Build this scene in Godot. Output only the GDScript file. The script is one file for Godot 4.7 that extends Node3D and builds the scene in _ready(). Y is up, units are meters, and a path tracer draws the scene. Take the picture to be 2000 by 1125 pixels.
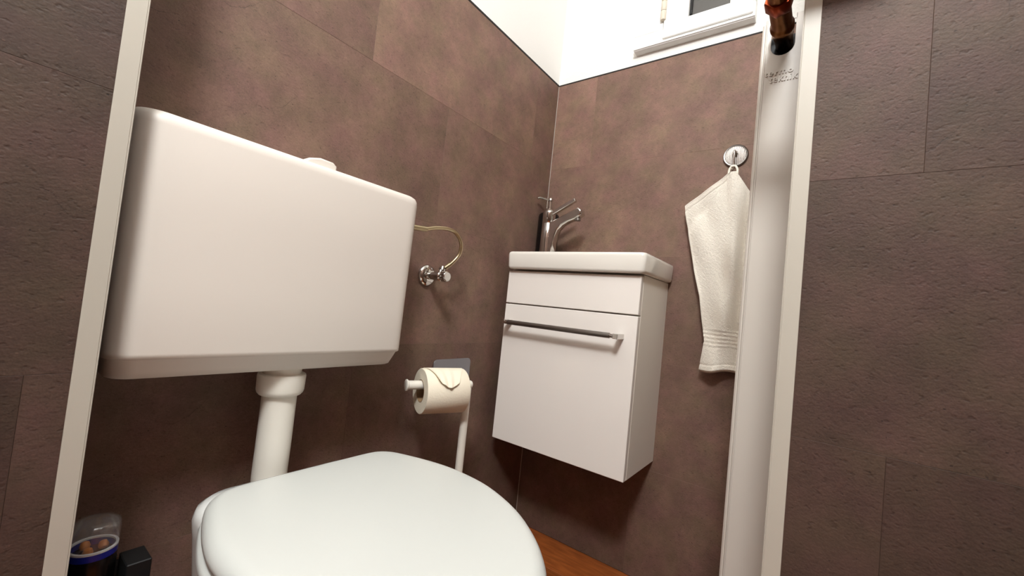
extends Node3D
# A small toilet room: units are metres, y up. Measurements are taken with the lens at height EYE above the floor;
# P(x, y, z) takes x to the right, y relative to the lens, z forward, and gives a point in the room.

const EYE := 0.716
const XA := -0.789      # face of the wall that carries the cistern
const ZB := 1.204       # face of the wall that carries the washbasin (forward)
const XL := -0.616      # face of the wall section that stands proud beside the cistern
const ZR := 0.595       # face of the wall section that faces the room beside the radiator
const XC := -0.039      # face of the wall that carries the radiator
const CEIL := 2.28

var M := {}
var mesh_cache := {}


func P(x: float, y: float, z: float) -> Vector3:
	return Vector3(x, y + EYE, -z)


# ------------------------------------------------------------------ geometry collector
class Geo:
	var v := PackedVector3Array()
	var g := PackedInt32Array()
	var next_group := 10

	func tri(a: Vector3, b: Vector3, c: Vector3, grp: int) -> void:
		v.push_back(a)
		v.push_back(b)
		v.push_back(c)
		g.push_back(grp)

	func quad(a: Vector3, b: Vector3, c: Vector3, d: Vector3, grp: int) -> void:
		tri(a, b, c, grp)
		tri(a, c, d, grp)

	func group() -> int:
		next_group += 1
		return next_group

	# chamfered box: centre c, size s
	func box(c: Vector3, s: Vector3, bev := 0.001, xf := Transform3D()) -> void:
		var h := s * 0.5
		bev = minf(bev, minf(h.x, minf(h.y, h.z)) * 0.9)
		var pt := func(ix: int, iy: int, iz: int, ax: int) -> Vector3:
			var q := Vector3(ix * (h.x - (0.0 if ax == 0 else bev)), iy * (h.y - (0.0 if ax == 1 else bev)), iz * (h.z - (0.0 if ax == 2 else bev)))
			return xf * (c + q)
		var ctr := xf * c
		for sgn in [-1, 1]:
			outward(pt.call(sgn, -1, -1, 0), pt.call(sgn, 1, -1, 0), pt.call(sgn, 1, 1, 0), pt.call(sgn, -1, 1, 0), ctr)
			outward(pt.call(-1, sgn, -1, 1), pt.call(1, sgn, -1, 1), pt.call(1, sgn, 1, 1), pt.call(-1, sgn, 1, 1), ctr)
			outward(pt.call(-1, -1, sgn, 2), pt.call(1, -1, sgn, 2), pt.call(1, 1, sgn, 2), pt.call(-1, 1, sgn, 2), ctr)
		for a in [-1, 1]:
			for b in [-1, 1]:
				outward(pt.call(a, b, -1, 0), pt.call(a, b, 1, 0), pt.call(a, b, 1, 1), pt.call(a, b, -1, 1), ctr)
				outward(pt.call(a, -1, b, 0), pt.call(a, 1, b, 0), pt.call(a, 1, b, 2), pt.call(a, -1, b, 2), ctr)
				outward(pt.call(-1, a, b, 1), pt.call(1, a, b, 1), pt.call(1, a, b, 2), pt.call(-1, a, b, 2), ctr)
				for d in [-1, 1]:
					otri(pt.call(a, b, d, 0), pt.call(a, b, d, 1), pt.call(a, b, d, 2), ctr)

	func otri(a: Vector3, b: Vector3, c: Vector3, ctr: Vector3) -> void:
		if (b - a).cross(c - a).dot((a + b + c) / 3.0 - ctr) > 0.0:
			tri(a, c, b, -1)
		else:
			tri(a, b, c, -1)

	func outward(a: Vector3, b: Vector3, c: Vector3, d: Vector3, ctr: Vector3) -> void:
		if (b - a).cross(c - a).dot((a + b + c + d) / 4.0 - ctr) > 0.0:
			quad(a, d, c, b, -1)
		else:
			quad(a, b, c, d, -1)

	# closed rings of equal length, joined one to the next; sharp(i) starts a new smoothing group at band i
	func loft(rings: Array, cap0 := true, cap1 := true, sharp: Array = []) -> void:
		var first := v.size()
		var firstg := g.size()
		var grp := group()
		for i in rings.size() - 1:
			if sharp.has(i):
				grp = group()
			var a: PackedVector3Array = rings[i]
			var b: PackedVector3Array = rings[i + 1]
			var n := a.size()
			for k in n:
				var k2 := (k + 1) % n
				quad(a[k], a[k2], b[k2], b[k], grp)
		if cap0:
			fan(rings[0], true)
		if cap1:
			fan(rings[rings.size() - 1], false)
		orient(first, firstg)

	func fan(r: PackedVector3Array, rev: bool) -> void:
		var c := Vector3.ZERO
		for p in r:
			c += p
		c /= r.size()
		var grp := group()
		for k in r.size():
			var k2 := (k + 1) % r.size()
			if rev:
				tri(c, r[k2], r[k], grp)
			else:
				tri(c, r[k], r[k2], grp)

	# turn the triangles added since first so that they face outwards (clockwise fronts)
	func orient(first: int, _firstg: int) -> void:
		var vol := 0.0
		var o := v[first]
		var i := first
		while i < v.size():
			vol += (v[i] - o).dot((v[i + 1] - o).cross(v[i + 2] - o))
			i += 3
		if vol > 0.0:
			i = first
			while i < v.size():
				var t := v[i + 1]
				v[i + 1] = v[i + 2]
				v[i + 2] = t
				i += 3

	# profile of Vector2(radius, height) turned about the y axis of xf
	func lathe(prof: Array, n := 32, xf := Transform3D(), cap0 := true, cap1 := true) -> void:
		var rings := []
		var sharp := []
		for i in prof.size():
			var r := PackedVector3Array()
			for k in n:
				var t := TAU * k / n
				r.push_back(xf * Vector3(prof[i].x * cos(t), prof[i].y, prof[i].x * sin(t)))
			rings.append(r)
			if i > 0 and i < prof.size() - 1:
				var d0: Vector2 = (prof[i] - prof[i - 1]).normalized()
				var d1: Vector2 = (prof[i + 1] - prof[i]).normalized()
				if d0.dot(d1) < 0.75:
					sharp.append(i)
		loft(rings, cap0, cap1, sharp)

	func tube(path: Array, rad: float, n := 16, ends := true) -> void:
		var rings := []
		var up := Vector3.UP
		var t0: Vector3 = (path[1] - path[0]).normalized()
		if absf(t0.dot(up)) > 0.9:
			up = Vector3.RIGHT
		var side := t0.cross(up).normalized()
		for i in path.size():
			var t: Vector3 = (path[mini(i + 1, path.size() - 1)] - path[maxi(i - 1, 0)]).normalized()
			side = (side - t * side.dot(t)).normalized()
			var other := t.cross(side)
			var r := PackedVector3Array()
			for k in n:
				var a := TAU * k / n
				r.push_back(path[i] + (side * cos(a) + other * sin(a)) * rad)
			rings.append(r)
		loft(rings, ends, ends)

	# polygon in the xy plane of xf, thick along z, with rounded rims
	func slab(poly: PackedVector2Array, thick: float, bev: float, xf := Transform3D()) -> void:
		var first := v.size()
		var firstg := g.size()
		if Geometry2D.is_polygon_clockwise(poly):
			poly = poly.duplicate()
			poly.reverse()
		var inner := inset(poly, bev)
		var mid := inset(poly, bev * 0.3)
		var zs := [-thick * 0.5, -thick * 0.5 + bev * 0.3, -thick * 0.5 + bev, thick * 0.5 - bev, thick * 0.5 - bev * 0.3, thick * 0.5]
		var shapes := [inner, mid, poly, poly, mid, inner]
		var grp := group()
		var n := poly.size()
		for i in 5:
			for k in n:
				var k2 := (k + 1) % n
				quad(xf * Vector3(shapes[i][k].x, shapes[i][k].y, zs[i]), xf * Vector3(shapes[i][k2].x, shapes[i][k2].y, zs[i]), xf * Vector3(shapes[i + 1][k2].x, shapes[i + 1][k2].y, zs[i + 1]), xf * Vector3(shapes[i + 1][k].x, shapes[i + 1][k].y, zs[i + 1]), grp)
		var idx := Geometry2D.triangulate_polygon(inner)
		var g2 := group()
		var i2 := 0
		while i2 < idx.size():
			var a: Vector2 = inner[idx[i2]]
			var b: Vector2 = inner[idx[i2 + 1]]
			var c: Vector2 = inner[idx[i2 + 2]]
			if (b - a).cross(c - a) < 0.0:
				var t := b
				b = c
				c = t
			tri(xf * Vector3(a.x, a.y, zs[5]), xf * Vector3(b.x, b.y, zs[5]), xf * Vector3(c.x, c.y, zs[5]), g2)
			tri(xf * Vector3(a.x, a.y, zs[0]), xf * Vector3(c.x, c.y, zs[0]), xf * Vector3(b.x, b.y, zs[0]), g2 + 1000)
			i2 += 3
		orient(first, firstg)

	static func inset(poly: PackedVector2Array, d: float) -> PackedVector2Array:
		var out := PackedVector2Array()
		var n := poly.size()
		for k in n:
			var e0 := (poly[k] - poly[(k + n - 1) % n]).normalized()
			var e1 := (poly[(k + 1) % n] - poly[k]).normalized()
			var n0 := Vector2(-e0.y, e0.x)
			var n1 := Vector2(-e1.y, e1.x)
			var m := n0 + n1
			m = m / maxf(0.5, m.dot(m) * 0.5)
			out.push_back(poly[k] + m * d)
		return out

	func commit() -> ArrayMesh:
		var st := SurfaceTool.new()
		st.begin(Mesh.PRIMITIVE_TRIANGLES)
		for i in g.size():
			st.set_smooth_group(g[i])
			st.add_vertex(v[i * 3])
			st.add_vertex(v[i * 3 + 1])
			st.add_vertex(v[i * 3 + 2])
		st.generate_normals()
		st.index()
		return st.commit()


# rounded rectangle, centre c, half sizes, in 2-D
func rrect(cx: float, cy: float, hx: float, hy: float, r: float, n := 6) -> PackedVector2Array:
	var out := PackedVector2Array()
	var corners := [[1, 1, 0.0], [-1, 1, PI / 2], [-1, -1, PI], [1, -1, PI * 1.5]]
	for c in corners:
		for k in n + 1:
			var a: float = c[2] + PI / 2 * k / n
			out.push_back(Vector2(cx + c[0] * (hx - r) + r * cos(a), cy + c[1] * (hy - r) + r * sin(a)))
	return out


# a 2-D ring (x, forward) lifted to height y relative to the lens
func ring(poly: PackedVector2Array, y: float) -> PackedVector3Array:
	var out := PackedVector3Array()
	for p in poly:
		out.push_back(P(p.x, y, p.y))
	return out


func smooth_path(pts: Array, per := 8) -> Array:
	var c := Curve3D.new()
	for i in pts.size():
		var t: Vector3 = (pts[mini(i + 1, pts.size() - 1)] - pts[maxi(i - 1, 0)]) / 6.0
		c.add_point(pts[i], -t, t)
	var out := []
	for i in pts.size() - 1:
		for k in per:
			out.append(c.sample(i, float(k) / per))
	out.append(pts[pts.size() - 1])
	return out


# ------------------------------------------------------------------ node helpers
func part(called: String, geo: Geo, mat: Material, parent: Node, label := "") -> MeshInstance3D:
	return put_mesh(called, geo.commit(), mat, parent, label)


func put_mesh(called: String, m: Mesh, mat: Material, parent: Node, label := "") -> MeshInstance3D:
	var o := MeshInstance3D.new()
	o.name = called
	o.mesh = m
	o.material_override = mat
	parent.add_child(o, true)
	if label:
		o.set_meta("label", label)
	return o


func thing(called: String, label: String, category: String, at := Vector3.ZERO) -> Node3D:
	var o := Node3D.new()
	o.name = called
	o.set_meta("label", label)
	o.set_meta("category", category)
	add_child(o, true)
	o.position = at
	return o


func structure(called: String, label: String, category: String) -> Node3D:
	var o := thing(called, label, category)
	o.set_meta("kind", "structure")
	return o


func unit(o: Node3D) -> Transform3D:
	return Transform3D(Basis(), -o.position)


# ------------------------------------------------------------------ materials
func srgb(r: float, g: float, b: float) -> Color:
	return Color(r / 255.0, g / 255.0, b / 255.0)


func mat(c: Color, rough := 0.5, metal := 0.0, coat := 0.0) -> StandardMaterial3D:
	var m := StandardMaterial3D.new()
	m.albedo_color = c
	m.roughness = rough
	m.metallic = metal
	if coat > 0.0:
		m.clearcoat_enabled = true
		m.clearcoat = coat
		m.clearcoat_roughness = 0.06
	return m


func noise_bytes(seed_: int, freq: float, oct: int, w := 1024, h := 1024, ridged := false) -> PackedByteArray:
	var n := FastNoiseLite.new()
	n.noise_type = FastNoiseLite.TYPE_SIMPLEX_SMOOTH
	n.seed = seed_
	n.frequency = freq
	n.fractal_type = FastNoiseLite.FRACTAL_RIDGED if ridged else FastNoiseLite.FRACTAL_FBM
	n.fractal_octaves = oct
	var im := n.get_seamless_image(w, h)
	if w != 1024 or h != 1024:
		im.resize(1024, 1024, Image.INTERPOLATE_CUBIC)
	im.convert(Image.FORMAT_L8)
	return im.get_data()


func make_slate() -> void:
	# vinyl wall tile with a printed slate pattern: clouds of brown, mauve and olive grey, dents, dark pits, pale flecks, a few hairline cracks
	var n := 1024
	var cloud := noise_bytes(3, 0.0045, 4)
	var hue := noise_bytes(9, 0.007, 3)
	var mid := noise_bytes(21, 0.024, 4)
	var fine := noise_bytes(33, 0.30, 2)
	var wrink := noise_bytes(45, 0.14, 2, 640, 1024)
	var dent := noise_bytes(57, 0.07, 3, 768, 1024)
	var rng := RandomNumberGenerator.new()
	rng.seed = 7
	var mark := PackedFloat32Array()    # below zero: dark pit or crack; above: pale fleck
	mark.resize(n * n)
	for i in 2600:
		var x := rng.randi_range(0, n - 1)
		var y := rng.randi_range(0, n - 1)
		var pale := rng.randf() < 0.45
		var big := rng.randf() < 0.18
		var s := (0.22 if pale else -0.42) * rng.randf_range(0.5, 1.0)
		var w := rng.randi_range(1, 3) if big or pale else 1
		for dx in w:
			for dy in (2 if big else 1):
				mark[posmod(y + dy, n) * n + posmod(x + dx, n)] = s
	for i in 12:
		var x := rng.randf() * n
		var y := rng.randf() * n
		var a := rng.randf_range(-0.6, 0.6) + (PI if rng.randf() < 0.5 else 0.0)
		var steps := rng.randi_range(50, 170)
		for t in steps:
			a += rng.randf_range(-0.2, 0.2)
			x += cos(a)
			y += sin(a)
			var f := 1.0 - absf(2.0 * t / steps - 1.0)
			if rng.randf() < 0.8:
				mark[posmod(int(y), n) * n + posmod(int(x), n)] = -0.30 * minf(1.0, f * 1.6)
	var col := PackedByteArray()
	col.resize(n * n * 3)
	var hgt := PackedByteArray()
	hgt.resize(n * n)
	for i in n * n:
		var c := cloud[i] / 255.0 - 0.5
		var m := mid[i] / 255.0 - 0.5
		var f := fine[i] / 255.0 - 0.5
		var w := wrink[i] / 255.0 - 0.5
		var h := clampf((hue[i] / 255.0 - 0.5) * 2.2 + m * 0.5, -1.0, 1.0)
		var d := clampf((dent[i] / 255.0 - 0.66) * 5.0, 0.0, 1.0)
		var l := 1.0 + 0.20 * c + 0.10 * m + 0.17 * f + 0.10 * w - 0.10 * d + mark[i]
		col[i * 3] = clampi(int(l * (134.0 + 2.0 * h)), 0, 255)
		col[i * 3 + 1] = clampi(int(l * (105.5 - 2.5 * h)), 0, 255)
		col[i * 3 + 2] = clampi(int(l * (91.0 + 2.0 * h)), 0, 255)
		hgt[i] = clampi(int(140.0 + 55.0 * w + 40.0 * f + 25.0 * m - 75.0 * d + 80.0 * mark[i]), 0, 255)
	var ct := ImageTexture.create_from_image(Image.create_from_data(n, n, false, Image.FORMAT_RGB8, col))
	var ht := ImageTexture.create_from_image(Image.create_from_data(n, n, false, Image.FORMAT_L8, hgt))
	# tile tones: printed tiles differ; the darkest ones paint shade into the front sections
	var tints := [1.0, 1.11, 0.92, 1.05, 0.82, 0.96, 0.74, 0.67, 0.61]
	var list := []
	for i in tints.size():
		var mm := StandardMaterial3D.new()
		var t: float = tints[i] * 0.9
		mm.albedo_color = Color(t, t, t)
		mm.albedo_texture = ct
		mm.roughness = 0.62
		mm.metallic_specular = 0.4
		mm.heightmap_enabled = true
		mm.heightmap_texture = ht
		mm.heightmap_scale = 0.10
		mm.uv1_triplanar = true
		mm.uv1_world_triplanar = true
		mm.uv1_triplanar_sharpness = 20.0
		mm.uv1_scale = Vector3.ONE * 1.5
		mm.uv1_offset = Vector3(0.37 * i, 0.23 * i + 0.11 * (i % 3), 0.53 * i)
		list.append(mm)
	M.slate = list


func noise_texture(seed_: int, freq: float, oct: int, lo: Color, hi: Color) -> ImageTexture:
	var b := noise_bytes(seed_, freq, oct)
	var out := PackedByteArray()
	out.resize(1024 * 1024 * 3)
	for i in 1024 * 1024:
		var c := lo.lerp(hi, b[i] / 255.0)
		out[i * 3] = int(c.r * 255.0)
		out[i * 3 + 1] = int(c.g * 255.0)
		out[i * 3 + 2] = int(c.b * 255.0)
	return ImageTexture.create_from_image(Image.create_from_data(1024, 1024, false, Image.FORMAT_RGB8, out))


func make_materials() -> void:
	make_slate()
	M.plaster = mat(srgb(238, 236, 231), 0.9)
	M.plaster.heightmap_enabled = true
	M.plaster.heightmap_texture = noise_texture(71, 0.05, 3, Color.BLACK, Color.WHITE)
	M.plaster.heightmap_scale = 0.05
	M.plaster.uv1_triplanar = true
	M.plaster.uv1_world_triplanar = true
	M.plaster.uv1_scale = Vector3.ONE * 2.0
	M.core = mat(srgb(70, 62, 56), 0.9)
	M.edge_strip = mat(srgb(24, 18, 15), 0.7)
	M.silicone = mat(srgb(180, 173, 162), 0.4)
	M.trim = mat(srgb(188, 182, 169), 0.4)
	M.ceramic = mat(srgb(228, 229, 225), 0.12, 0.0, 0.6)
	M.basin = mat(srgb(240, 235, 225), 0.12, 0.0, 0.6)
	M.seat = mat(srgb(199, 201, 196), 0.3)
	M.plastic = mat(srgb(224, 216, 206), 0.42)
	M.pipe_plastic = mat(srgb(236, 231, 219), 0.4)
	M.gloss = mat(srgb(246, 239, 231), 0.16, 0.0, 0.5)
	M.side = mat(srgb(243, 235, 222), 0.4)
	M.chrome = mat(srgb(205, 202, 198), 0.08, 1.0)
	M.satin = mat(srgb(150, 145, 140), 0.3, 1.0)
	M.hose = mat(srgb(200, 184, 150), 0.3, 1.0)
	M.steel = mat(srgb(150, 150, 156), 0.38, 1.0)
	M.black = mat(srgb(14, 12, 12), 0.25)
	M.black_matt = mat(srgb(11, 10, 10), 0.6)
	M.enamel = mat(srgb(209, 201, 190), 0.35)
	M.paint_dark = mat(srgb(60, 56, 52), 0.6)
	M.upvc = mat(srgb(243, 242, 238), 0.35)
	M.hinge = mat(srgb(214, 204, 186), 0.5)
	M.brass = mat(srgb(122, 78, 44), 0.3, 1.0)
	M.copper = mat(srgb(150, 66, 40), 0.32, 1.0)
	M.frosted = mat(srgb(86, 83, 80), 0.35)
	M.cardboard = mat(srgb(150, 120, 88), 0.9)
	M.paper = mat(srgb(246, 236, 214), 0.95)
	M.paper.heightmap_enabled = true
	M.paper.heightmap_texture = noise_texture(81, 0.03, 4, Color.BLACK, Color.WHITE)
	M.paper.heightmap_scale = 0.03
	M.paper.uv1_triplanar = true
	M.paper.uv1_scale = Vector3.ONE * 6.0
	M.blue = mat(srgb(22, 36, 140), 0.3)
	M.white_print = mat(srgb(222, 224, 226), 0.4)
	M.orange = mat(srgb(196, 120, 50), 0.5)
	M.clear = mat(Color(0.96, 0.97, 0.97, 0.05), 0.04)
	M.clear.transparency = BaseMaterial3D.TRANSPARENCY_ALPHA
	M.terry = mat(srgb(246, 238, 224), 1.0)
	M.terry.rim_enabled = true
	M.terry.rim = 0.4
	M.terry.rim_tint = 0.6
	M.terry.heightmap_enabled = true
	M.terry.heightmap_texture = noise_texture(91, 0.11, 3, Color.BLACK, Color.WHITE)
	M.terry.heightmap_scale = 0.22
	M.terry.uv1_triplanar = true
	M.terry.uv1_world_triplanar = true
	M.terry.uv1_scale = Vector3(3.0, 5.0, 3.0)
	M.hem = mat(srgb(244, 235, 218), 0.95)
	var wood := noise_texture(101, 0.012, 4, srgb(132, 66, 26), srgb(186, 104, 48))
	var planks := []
	for i in 3:
		var w := mat(Color(1, 1, 1).darkened(0.06 * i), 0.45)
		w.albedo_texture = wood
		w.uv1_triplanar = true
		w.uv1_world_triplanar = true
		w.uv1_scale = Vector3(0.9, 4.0, 5.5)
		w.uv1_offset = Vector3(0.31 * i, 0.1, 0.43 * i)
		planks.append(w)
	M.plank = planks
	M.bulb = mat(Color(1, 1, 1), 0.4)
	M.bulb.emission_enabled = true
	M.bulb.emission = Color(0.98, 0.993, 1.0)
	M.bulb.emission_energy_multiplier = 1.5


# ------------------------------------------------------------------ wall tiles
# tiles 0.6 x 0.3 as children of a wall; org is the room point at floor level where u = 0, dir the run of the wall, nrm towards the room
func tile_wall(wall: Node3D, org: Vector3, dir: Vector3, nrm: Vector3, u0: float, u1: float, joints: Array, tones: Array) -> void:
	var th := 0.006
	var gap := 0.0001
	for r in 5:
		var edges := [u0]
		var j: float = joints[r]
		while j > u0:
			j -= 0.6
		while j < u1:
			if j > u0 + 0.01:
				edges.append(j)
			j += 0.6
		edges.append(u1)
		for k in edges.size() - 1:
			var a: float = edges[k]
			var b: float = edges[k + 1]
			var size := Vector3(b - a - gap, 0.3 - gap, th)
			var key := "%.4f" % size.x
			if not mesh_cache.has(key):
				var g := Geo.new()
				g.box(Vector3.ZERO, size, 0.0003)
				mesh_cache[key] = g.commit()
			var o := put_mesh("tile", mesh_cache[key], M.slate[tones[r][k % tones[r].size()]], wall)
			o.transform = Transform3D(Basis(dir, Vector3.UP, dir.cross(Vector3.UP)), org + dir * ((a + b) * 0.5) + Vector3.UP * (0.3 * r + 0.15) - nrm * th * 0.5)


func solid(parent: Node3D, called: String, lo: Vector3, hi: Vector3, m: Material, bev := 0.0005) -> MeshInstance3D:
	var g := Geo.new()
	g.box((lo + hi) * 0.5, (hi - lo).abs(), bev)
	return part(called, g, m, parent)


func _ready() -> void:
	# ---------------------------------------------------------------- camera, air, exposure
	var cam := Camera3D.new()
	cam.name = "camera"
	cam.fov = 69.321
	cam.near = 0.02
	cam.transform = Transform3D(Basis(Vector3(0.7981885, 0.1035180, -0.5934468), Vector3(-0.0572904, 0.9937041, 0.0962812), Vector3(0.5996773, -0.0428518, 0.7990937)), Vector3(0, EYE, 0))
	cam.current = true
	add_child(cam)
	var env := Environment.new()
	env.background_mode = Environment.BG_COLOR
	env.background_color = Color(0.004, 0.005, 0.008)
	env.tonemap_mode = Environment.TONE_MAPPER_LINEAR
	env.tonemap_exposure = 1.0
	env.sdfgi_enabled = true
	env.ssao_enabled = true
	env.ssil_enabled = true
	var we := WorldEnvironment.new()
	we.name = "environment"
	we.environment = env
	add_child(we)

	make_materials()
	build_lamp(Vector3(0.08, CEIL, 0.34), 2.1)
	build_room()
	build_window()
	build_cistern()
	build_toilet()
	build_flush_pipe()
	build_supply()
	build_vanity()
	build_basin()
	build_faucet()
	build_dispenser()
	build_radiator()
	build_hook_and_towel()
	build_roll_stand()
	build_canister()


# ------------------------------------------------------------------ ceiling lamp (above the frame): an opal globe
func build_lamp(at: Vector3, energy: float) -> void:
	var t := thing("ceiling_lamp", "opal white globe lamp hanging on a short stem from the ceiling", "lamp", at)
	var drop := -0.36
	var g := Geo.new()
	g.lathe([Vector2(0.0001, 0), Vector2(0.05, 0), Vector2(0.05, -0.015), Vector2(0.035, -0.025), Vector2(0.0001, -0.025)], 32)
	part("base", g, M.upvc, t)
	g = Geo.new()
	g.lathe([Vector2(0.0001, -0.02), Vector2(0.008, -0.02), Vector2(0.008, drop + 0.12), Vector2(0.0001, drop + 0.12)], 16)
	part("stem", g, M.upvc, t)
	g = Geo.new()
	var prof := []
	for i in 17:
		var a := PI * i / 16.0
		prof.append(Vector2(maxf(0.0001, 0.13 * sin(a)), drop + 0.13 * cos(a)))
	g.lathe(prof, 32)
	part("globe", g, M.bulb, t)
	var l := OmniLight3D.new()
	l.name = "lamp_light"
	l.light_color = Color(0.98, 0.993, 1.0)
	l.light_energy = energy
	l.light_size = 0.12
	l.omni_range = 8.0
	l.omni_attenuation = 2.0
	l.shadow_enabled = true
	t.add_child(l)
	l.position = Vector3(0, drop, 0)


# ------------------------------------------------------------------ room shell
func build_room() -> void:
	var back := 1.05       # how far the room goes on behind the lens
	var right := 0.85
	# floor of wooden planks
	var fl := structure("floor", "orange brown wooden plank floor", "floor")
	solid(fl, "subfloor", Vector3(-0.95, -0.1, -1.35), Vector3(1.0, -0.0125, back + 0.1), M.core)
	var w := 0.14
	var z := -ZB
	var i := 0
	while z < back:
		var x := XA - 0.6 + 0.37 * (i % 3)
		while x < right:
			var a := maxf(x, XA)
			var b := minf(x + 1.1, right)
			if b - a > 0.02:
				solid(fl, "plank", Vector3(a + 0.0004, -0.0125, z + 0.0004), Vector3(b - 0.0004, 0.0, minf(z + w, back) - 0.0004), M.plank[(i * 2 + int(x * 10.0 + 20.0)) % 3], 0.0008)
			x += 1.1
		z += w
		i += 1
	var ce := structure("ceiling", "plain white ceiling", "ceiling")
	solid(ce, "slab", Vector3(-0.95, CEIL, -1.35), Vector3(1.0, CEIL + 0.1, back + 0.1), M.plaster)

	# wall behind the cistern
	var wa := structure("wall_left", "slate brown tiled wall behind the cistern, white above", "wall")
	solid(wa, "core", Vector3(XA - 0.106, 0, -ZB - 0.1), Vector3(XA - 0.006, 1.5, 0.1), M.core)
	solid(wa, "plaster", Vector3(XA - 0.106, 1.5, -ZB - 0.1), Vector3(XA - 0.003, CEIL, 0.1), M.plaster)
	tile_wall(wa, Vector3(XA, 0, 0), Vector3(0, 0, -1), Vector3(1, 0, 0), 0.08, ZB, [0.20, 0.52, 0.28, 0.707, 0.482], [[2, 0], [5, 2], [5, 0, 0], [2, 5, 0], [2, 3, 0]])
	# wall behind the washbasin, with the window opening
	var wb := structure("wall_back", "slate brown tiled wall behind the washbasin, white around the window", "wall")
	solid(wb, "core", Vector3(XA - 0.006, 0, -ZB - 0.106), Vector3(0.06, 1.5, -ZB - 0.006), M.core)
	var g := Geo.new()
	for b in [[XA - 0.006, -0.49, 1.5, CEIL], [-0.21, 0.06, 1.5, CEIL], [-0.49, -0.21, 1.5, 1.56], [-0.49, -0.21, 2.0, CEIL]]:
		g.box(Vector3((b[0] + b[1]) * 0.5, (b[2] + b[3]) * 0.5, -ZB - 0.0545), Vector3(b[1] - b[0], b[3] - b[2], 0.103), 0.0002)
	part("plaster", g, M.plaster, wb)
	tile_wall(wb, Vector3(0, 0, -ZB), Vector3(1, 0, 0), Vector3(0, 0, 1), XA, XC, [-0.41, -0.52, -0.46, -0.09, -0.64], [[2, 0], [0, 0], [0, 0], [3, 3], [1, 3, 0]])
	# wall that carries the radiator
	var wc := structure("wall_right", "slate brown tiled wall behind the radiator", "wall")
	solid(wc, "core", Vector3(XC + 0.006, 0, -ZB), Vector3(XC + 0.1, 1.5, -ZR - 0.006), M.core)
	solid(wc, "plaster", Vector3(XC + 0.003, 1.5, -ZB), Vector3(XC + 0.1, CEIL, -ZR - 0.003), M.plaster)
	tile_wall(wc, Vector3(XC, 0, 0), Vector3(0, 0, -1), Vector3(-1, 0, 0), ZR + 0.006, ZB, [0.9, 0.7, 1.0, 0.8, 1.1], [[2, 0], [5, 2], [5, 3], [2, 3], [0, 1]])
	# wall section facing the room beside the radiator
	var wr := structure("wall_front_right", "slate brown tiled wall section beside the white radiator corner profile", "wall")
	solid(wr, "core", Vector3(XC + 0.02, 0, -ZR - 0.1), Vector3(right + 0.1, 1.5, -ZR - 0.006), M.core)
	solid(wr, "plaster", Vector3(XC + 0.02, 1.5, -ZR - 0.1), Vector3(right + 0.1, CEIL, -ZR - 0.003), M.plaster)
	tile_wall(wr, Vector3(0, 0, -ZR), Vector3(1, 0, 0), Vector3(0, 0, 1), XC, right, [0.25, 0.061, 0.38, 0.076, 0.3], [[7, 8], [7, 8], [7, 7], [6, 7], [7, 8]])  # darkest tones: shade towards the right edge of view put into the tile colour
	# wall section standing proud beside the cistern
	var wl := structure("wall_front_left", "slate brown tiled wall section standing proud beside the cistern", "wall")
	solid(wl, "core", Vector3(XL - 0.16, 0, -0.0934), Vector3(XL - 0.006, 1.5, back), M.core)
	solid(wl, "plaster", Vector3(XL - 0.16, 1.5, -0.0934), Vector3(XL - 0.003, CEIL, back), M.plaster)
	tile_wall(wl, Vector3(XL, 0, 0), Vector3(0, 0, -1), Vector3(1, 0, 0), -back, 0.0994, [-0.3, -0.55, -0.25, -0.5, -0.2], [[7, 8], [7, 8], [7, 8], [7, 8], [7, 7]])  # tiles tinted dark to imitate the shading at the left edge of view
	# the rest of the room, behind the lens
	var w4 := structure("wall_rear", "slate brown wall opposite the washbasin", "wall")
	solid(w4, "panel", Vector3(XL - 0.16, 0, back), Vector3(right + 0.1, CEIL, back + 0.1), M.slate[4])
	var w5 := structure("wall_side", "slate brown wall opposite the cistern", "wall")
	solid(w5, "panel", Vector3(right, 0, -ZR), Vector3(right + 0.1, CEIL, back), M.slate[4])

	# white corner profiles
	var t1 := structure("trim_1", "white corner profile beside the cistern", "trim")
	g = Geo.new()
	g.box(Vector3(XL + 0.0006, 0.75, -0.0909), Vector3(0.0014, 1.5, 0.017), 0.0004)
	part("face_leg", g, M.trim, t1)
	g = Geo.new()
	g.box(Vector3(XL - 0.0078, 0.75, -0.1002), Vector3(0.0182, 1.5, 0.0014), 0.0004)
	part("return_leg", g, M.trim, t1)
	var t2 := structure("trim_2", "white corner profile between the radiator and the tiled wall section", "trim")
	g = Geo.new()
	g.box(Vector3(XC + 0.0085, 0.75, -ZR + 0.0006), Vector3(0.017, 1.5, 0.0014), 0.0004)
	part("face_leg", g, M.trim, t2)
	g = Geo.new()
	g.box(Vector3(XC - 0.0007, 0.75, -ZR - 0.0078), Vector3(0.0014, 1.5, 0.0182), 0.0004)
	part("return_leg", g, M.trim, t2)
	# dark strip along the upper edge of the tiles, and the pale bead in the corner
	var t3 := structure("trim_3", "thin dark strip along the upper edge of the tiles", "trim")
	solid(t3, "edge_strip", Vector3(XA - 0.006, 1.5, -ZB), Vector3(XA + 0.0006, 1.5062, -0.1), M.edge_strip)
	solid(t3, "edge_strip", Vector3(XA, 1.5, -ZB - 0.006), Vector3(XC, 1.5046, -ZB + 0.0006), M.edge_strip)
	var t4 := structure("trim_4", "thin pale bead in the corner between two tiled walls", "trim")
	solid(t4, "bead", Vector3(XA, 0, -ZB), Vector3(XA + 0.0020, 1.499, -ZB + 0.0020), M.silicone, 0.0008)


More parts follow.
